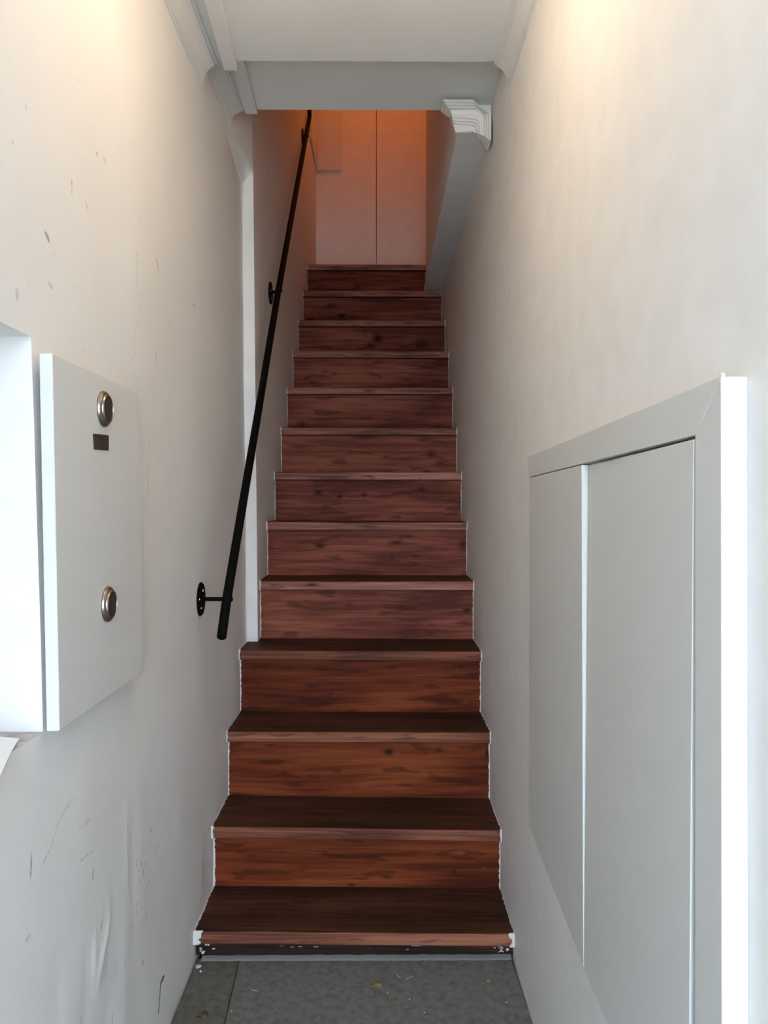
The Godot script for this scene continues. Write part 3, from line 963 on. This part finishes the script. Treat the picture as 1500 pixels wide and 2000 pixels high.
# ------------------------------------------------------------------ intercom board
func build_intercom():
	var t := thing("intercom_board", "white painted board with two round metal grilles on the left wall", "panel")
	var st := begin()
	var xf := -0.459
	var xb := -0.4776
	block(st, [P(xb, 0.8805, 1.1474), P(xf, 0.8812, 1.1474), P(xb, 1.4192, 1.1274), P(xf, 1.4192, 1.1274), P(xb, 0.8805, 1.5565), P(xf, 0.8807, 1.5565), P(xb, 1.4192, 1.5319), P(xf, 1.4194, 1.5319)], 0.0012)
	part("board", st, M.board, t)
	# battens that hold the board off the wall
	for y in [0.93, 1.36]:
		st = begin()
		box(st, -0.489, xb - 0.0002, y, y + 0.03, 1.20, 1.50, 0.001)
		part("batten", st, M.board, t)
	for c in [[1.3654, 1.3333], [1.0384, 1.3499]]:
		var at := P(xf, c[0], c[1])
		st = begin()
		lathe(st, at, Vector3.RIGHT, [[0.0295, -0.001], [0.0300, 0.002], [0.0292, 0.0045], [0.0272, 0.0066], [0.0252, 0.0070], [0.0247, 0.0062], [0.0242, 0.0080], [0.0232, 0.0098], [0.0222, 0.0099], [0.0219, 0.0088]], 40)
		var rim := part("speaker_grille", st, M.nickel, t, "round brushed metal rim")
		st = begin()
		var pts := []
		var uvs := []
		for k in 40:
			var a := TAU * k / 40.0
			pts.append(at + Vector3(0.0092, sin(a) * 0.0221, cos(a) * 0.0221))
			uvs.append(Vector2(0.5 + 0.5 * cos(a), 0.5 + 0.5 * sin(a)))
		poly(st, pts, Vector3.RIGHT, uvs)
		part("perforated_plate", st, M.perforated, rim)
	st = begin()
	block(st, [P(xf - 0.0004, 1.2952, 1.2894), P(xf + 0.0016, 1.2952, 1.2894), P(xf - 0.0004, 1.3203, 1.2851), P(xf + 0.0016, 1.3203, 1.2851), P(xf - 0.0004, 1.2981, 1.3575), P(xf + 0.0016, 1.2981, 1.3575), P(xf - 0.0004, 1.3241, 1.3578), P(xf + 0.0016, 1.3241, 1.3578)], 0.0004)
	var plate := part("name_plate", st, M.plate, t, "small dark brown plate with faint worn lettering")
	st = begin()      # worn lettering: faint strokes
	for k in [[1.315, 1.318, 0.0006, 0.0055], [1.320, 1.323, 0.0055, 0.0006], [1.3215, 1.3222, 0.0, 0.0055], [1.328, 1.331, 0.0055, 0.0006], [1.3295, 1.3302, 0.0, 0.0055]]:
		box(st, xf + 0.0014, xf + 0.0019, 1.312 if k[3] > 0.001 else 1.3168, 1.3175, k[0], k[1], 0.0)
	part("lettering", st, M.ink, plate)

# ------------------------------------------------------------------ cupboard
func build_cupboard():
	var t := thing("wall_cupboard", "pale grey wall cupboard with two flush doors and mitred frame, right wall", "cupboard")
	var xf := 0.352
	var st := begin()
	block(st, [P(xf, 1.284, 0.8885), P(0.379, 1.284, 0.8885), P(xf, 1.3387, 0.8211), P(0.3795, 1.3387, 0.8211), P(xf, 1.2707, 1.8726), P(0.360, 1.2707, 1.8726), P(xf, 1.3187, 1.8925), P(0.360, 1.3187, 1.8925)], 0.0008)
	part("top_rail", st, M.joinery, t)
	st = begin()
	block(st, [P(xf, 0.34, 0.8080), P(0.3795, 0.34, 0.8080), P(xf, 1.3385, 0.8208), P(0.3795, 1.3385, 0.8208), P(xf, 0.34, 0.8800), P(0.379, 0.34, 0.8800), P(xf, 1.2837, 0.8875), P(0.379, 1.2837, 0.8875)], 0.0008)
	part("stile", st, M.joinery, t)
	st = begin()
	block(st, [P(xf, 0.345, 0.885), P(0.378, 0.345, 0.885), P(xf, 0.385, 0.885), P(0.378, 0.385, 0.885), P(xf, 0.345, 1.12), P(0.372, 0.345, 1.12), P(xf, 0.385, 1.12), P(0.372, 0.385, 1.12)], 0.001)
	part("bottom_rail", st, M.joinery, t)
	# near door: flush with the stile behind an open joint, its far side a little back at the top
	st = begin()
	block(st, [P(0.3515, 0.405, 0.8980), P(0.3680, 0.405, 0.8980), P(0.3525, 1.2800, 0.8935), P(0.3690, 1.2800, 0.8935), P(0.3500, 0.412, 1.3530), P(0.3620, 0.412, 1.3530), P(0.3590, 1.2735, 1.3610), P(0.3680, 1.2735, 1.3610)], 0.0010)
	part("door", st, M.joinery, t)
	# far door, standing slightly forward of the near one
	st = begin()
	block(st, [P(0.3500, 0.415, 1.3580), P(0.3620, 0.415, 1.3580), P(0.3500, 1.2752, 1.3770), P(0.3680, 1.2752, 1.3770), P(0.3535, 0.450, 1.8740), P(0.3590, 0.450, 1.8740), P(0.3535, 1.2690, 1.8740), P(0.3600, 1.2690, 1.8740)], 0.0010)
	part("door", st, M.joinery, t)
	st = begin()
	lathe(st, P(0.356, 1.3395, 0.826), Vector3.UP, [[0.0028, -0.001], [0.0030, 0.002], [0.0018, 0.004], [0.0, 0.0045]], 10)
	part("nail_head", st, M.caulk, t)

# ------------------------------------------------------------------ trunking
func build_trunking():
	var t := thing("cable_trunking", "white plastic cable trunking along the hall ceiling beside the left cove", "trunking")
	var st := begin()
	block(st, [P(-0.345, 2.390, 0.2), P(-0.308, 2.390, 0.2), P(-0.345, CEIL, 0.2), P(-0.308, CEIL, 0.2), P(-0.4210, 2.388, 2.190), P(-0.3863, 2.388, 2.190), P(-0.4250, CEIL, 2.190), P(-0.3863, CEIL, 2.190)], 0.0012)
	part("cover", st, M.plastic, t)
	t = thing("cable_trunking", "short length of white cable trunking under the raised ceiling strip by the stairwell", "trunking")
	st = begin()
	block(st, [P(-0.4180, 2.462, 2.191), P(-0.3800, 2.462, 2.191), P(-0.4180, CEIL_FAR, 2.191), P(-0.3800, CEIL_FAR, 2.191), P(-0.4296, 2.466, 2.593), P(-0.3916, 2.466, 2.593), P(-0.4296, CEIL_FAR, 2.593), P(-0.3916, CEIL_FAR, 2.593)], 0.0012)
	part("cover", st, M.plastic, t)

# ------------------------------------------------------------------ litter and paper
func chip(st: SurfaceTool, at: Vector3, r: float, h: float):
	var lowr := []
	var topr := []
	for k in 7:
		var a := TAU * k / 7.0
		var q := r * rng.randf_range(0.6, 1.25)
		lowr.append(at + Vector3(cos(a) * q, 0, sin(a) * q))
		topr.append(at + Vector3(cos(a) * q * 0.75, h * rng.randf_range(0.7, 1.2), sin(a) * q * 0.75))
	poly(st, topr, Vector3.UP)
	for k in 7:
		var k2 := (k + 1) % 7
		poly(st, [lowr[k], lowr[k2], topr[k2], topr[k]], lowr[k] - at)

func one(called: String, st: SurfaceTool, m: Material, label: String, category: String, group := ""):
	var o := part(numbered(called), st, m, self, label)
	o.set_meta("category", category)
	if group != "":
		o.set_meta("group", group)

func build_small_things():
	# sheet of paper lying over the edge of the niche
	var st := begin()
	var f := func(u: float, v: float) -> Vector3:
		var a := P(-0.4984, 0.880, 1.1077).lerp(P(-0.4560, 0.876, 0.9400), v)
		var b := P(-0.70, 0.880, 1.16).lerp(P(-0.66, 0.880, 0.99), v)
		var p := a.lerp(b, u)
		p.y += 0.004 * sin(v * 5.0 + u * 2.0) * u + 0.0025 - 0.020 * pow(maxf(0.0, v - 0.2), 1.5) * pow(1.0 - u, 4.0)
		return p
	sheet(st, steps(0, 1, 0.1), steps(0, 1, 0.1), f, Vector3.UP)
	var o := part("paper_sheet", st, M.paper, self, "white paper sheet lying over the edge of the left wall niche")
	o.set_meta("category", "paper")
	# plaster flakes, a shrivelled leaf and a rusty crumb on the concrete
	st = begin()
	chip(st, P(-0.4706, 0.0, 2.0768), 0.0085, 0.004)
	one("plaster_flake", st, M.flake, "larger white plaster flake on the floor in the left corner below the stair", "debris")
	st = begin()
	chip(st, P(-0.4601, 0.0, 2.0539), 0.0035, 0.003)
	one("plaster_flake", st, M.flake, "tiny white plaster flake in front of the larger one in the left floor corner", "debris")
	st = begin()
	for k in 3:
		chip(st, P(-0.0065 + 0.007 * (k - 1), 0.0, 1.9918 + 0.004 * (k % 2)), 0.008, 0.004 + 0.002 * k)
	one("dry_leaf", st, M.leaf, "shrivelled yellowish leaf on the middle of the concrete floor", "leaf")
	st = begin()
	chip(st, P(-0.4125, 0.0, 1.8836), 0.012, 0.003)
	chip(st, P(-0.424, 0.0, 1.868), 0.008, 0.003)
	one("rusty_crumb", st, M.rust, "flat rust brown crumb on the concrete near the left wall", "debris")
	for s in [[-0.3088, 1.9726, 0.020, 0.35], [0.0782, 2.0237, 0.022, -0.6], [0.050, 2.029, 0.016, 0.9]]:
		st = begin()
		var c := P(s[0], 0.001, s[1])
		var v: Vector3 = Vector3(cos(s[3]), 0, sin(s[3])) * s[2] * 0.5
		bar(st, [c - v, c + Vector3(0, 0.001, 0.002), c + v], [0.0005, 0.0008, 0.0005], 6)
		one("fibre", st, M.flake, ["pale curled fibre on the floor left of the leaf", "pale straight fibre on the floor below the kickboard, right of the leaf", "short pale fibre beside the straight one near the kickboard"][used.get("fibre", 0)], "debris")
	st = begin()
	for s in [[-0.3512, 1.8928], [0.0214, 1.9601], [0.0748, 1.9353], [0.1081, 1.8841], [0.3101, 1.9218], [0.2761, 2.0093]]:
		chip(st, P(s[0], 0.0, s[1]), 0.0022, 0.0015)
	for i in 40:
		chip(st, P(rng.randf_range(-0.45, 0.34), 0.0, rng.randf_range(1.7, 2.08)), rng.randf_range(0.0005, 0.0012), 0.0008)
	var gsp := part("grit", st, M.flake, self, "scattered pale grit on the grey concrete floor")
	gsp.set_meta("category", "grit")
	gsp.set_meta("kind", "stuff")
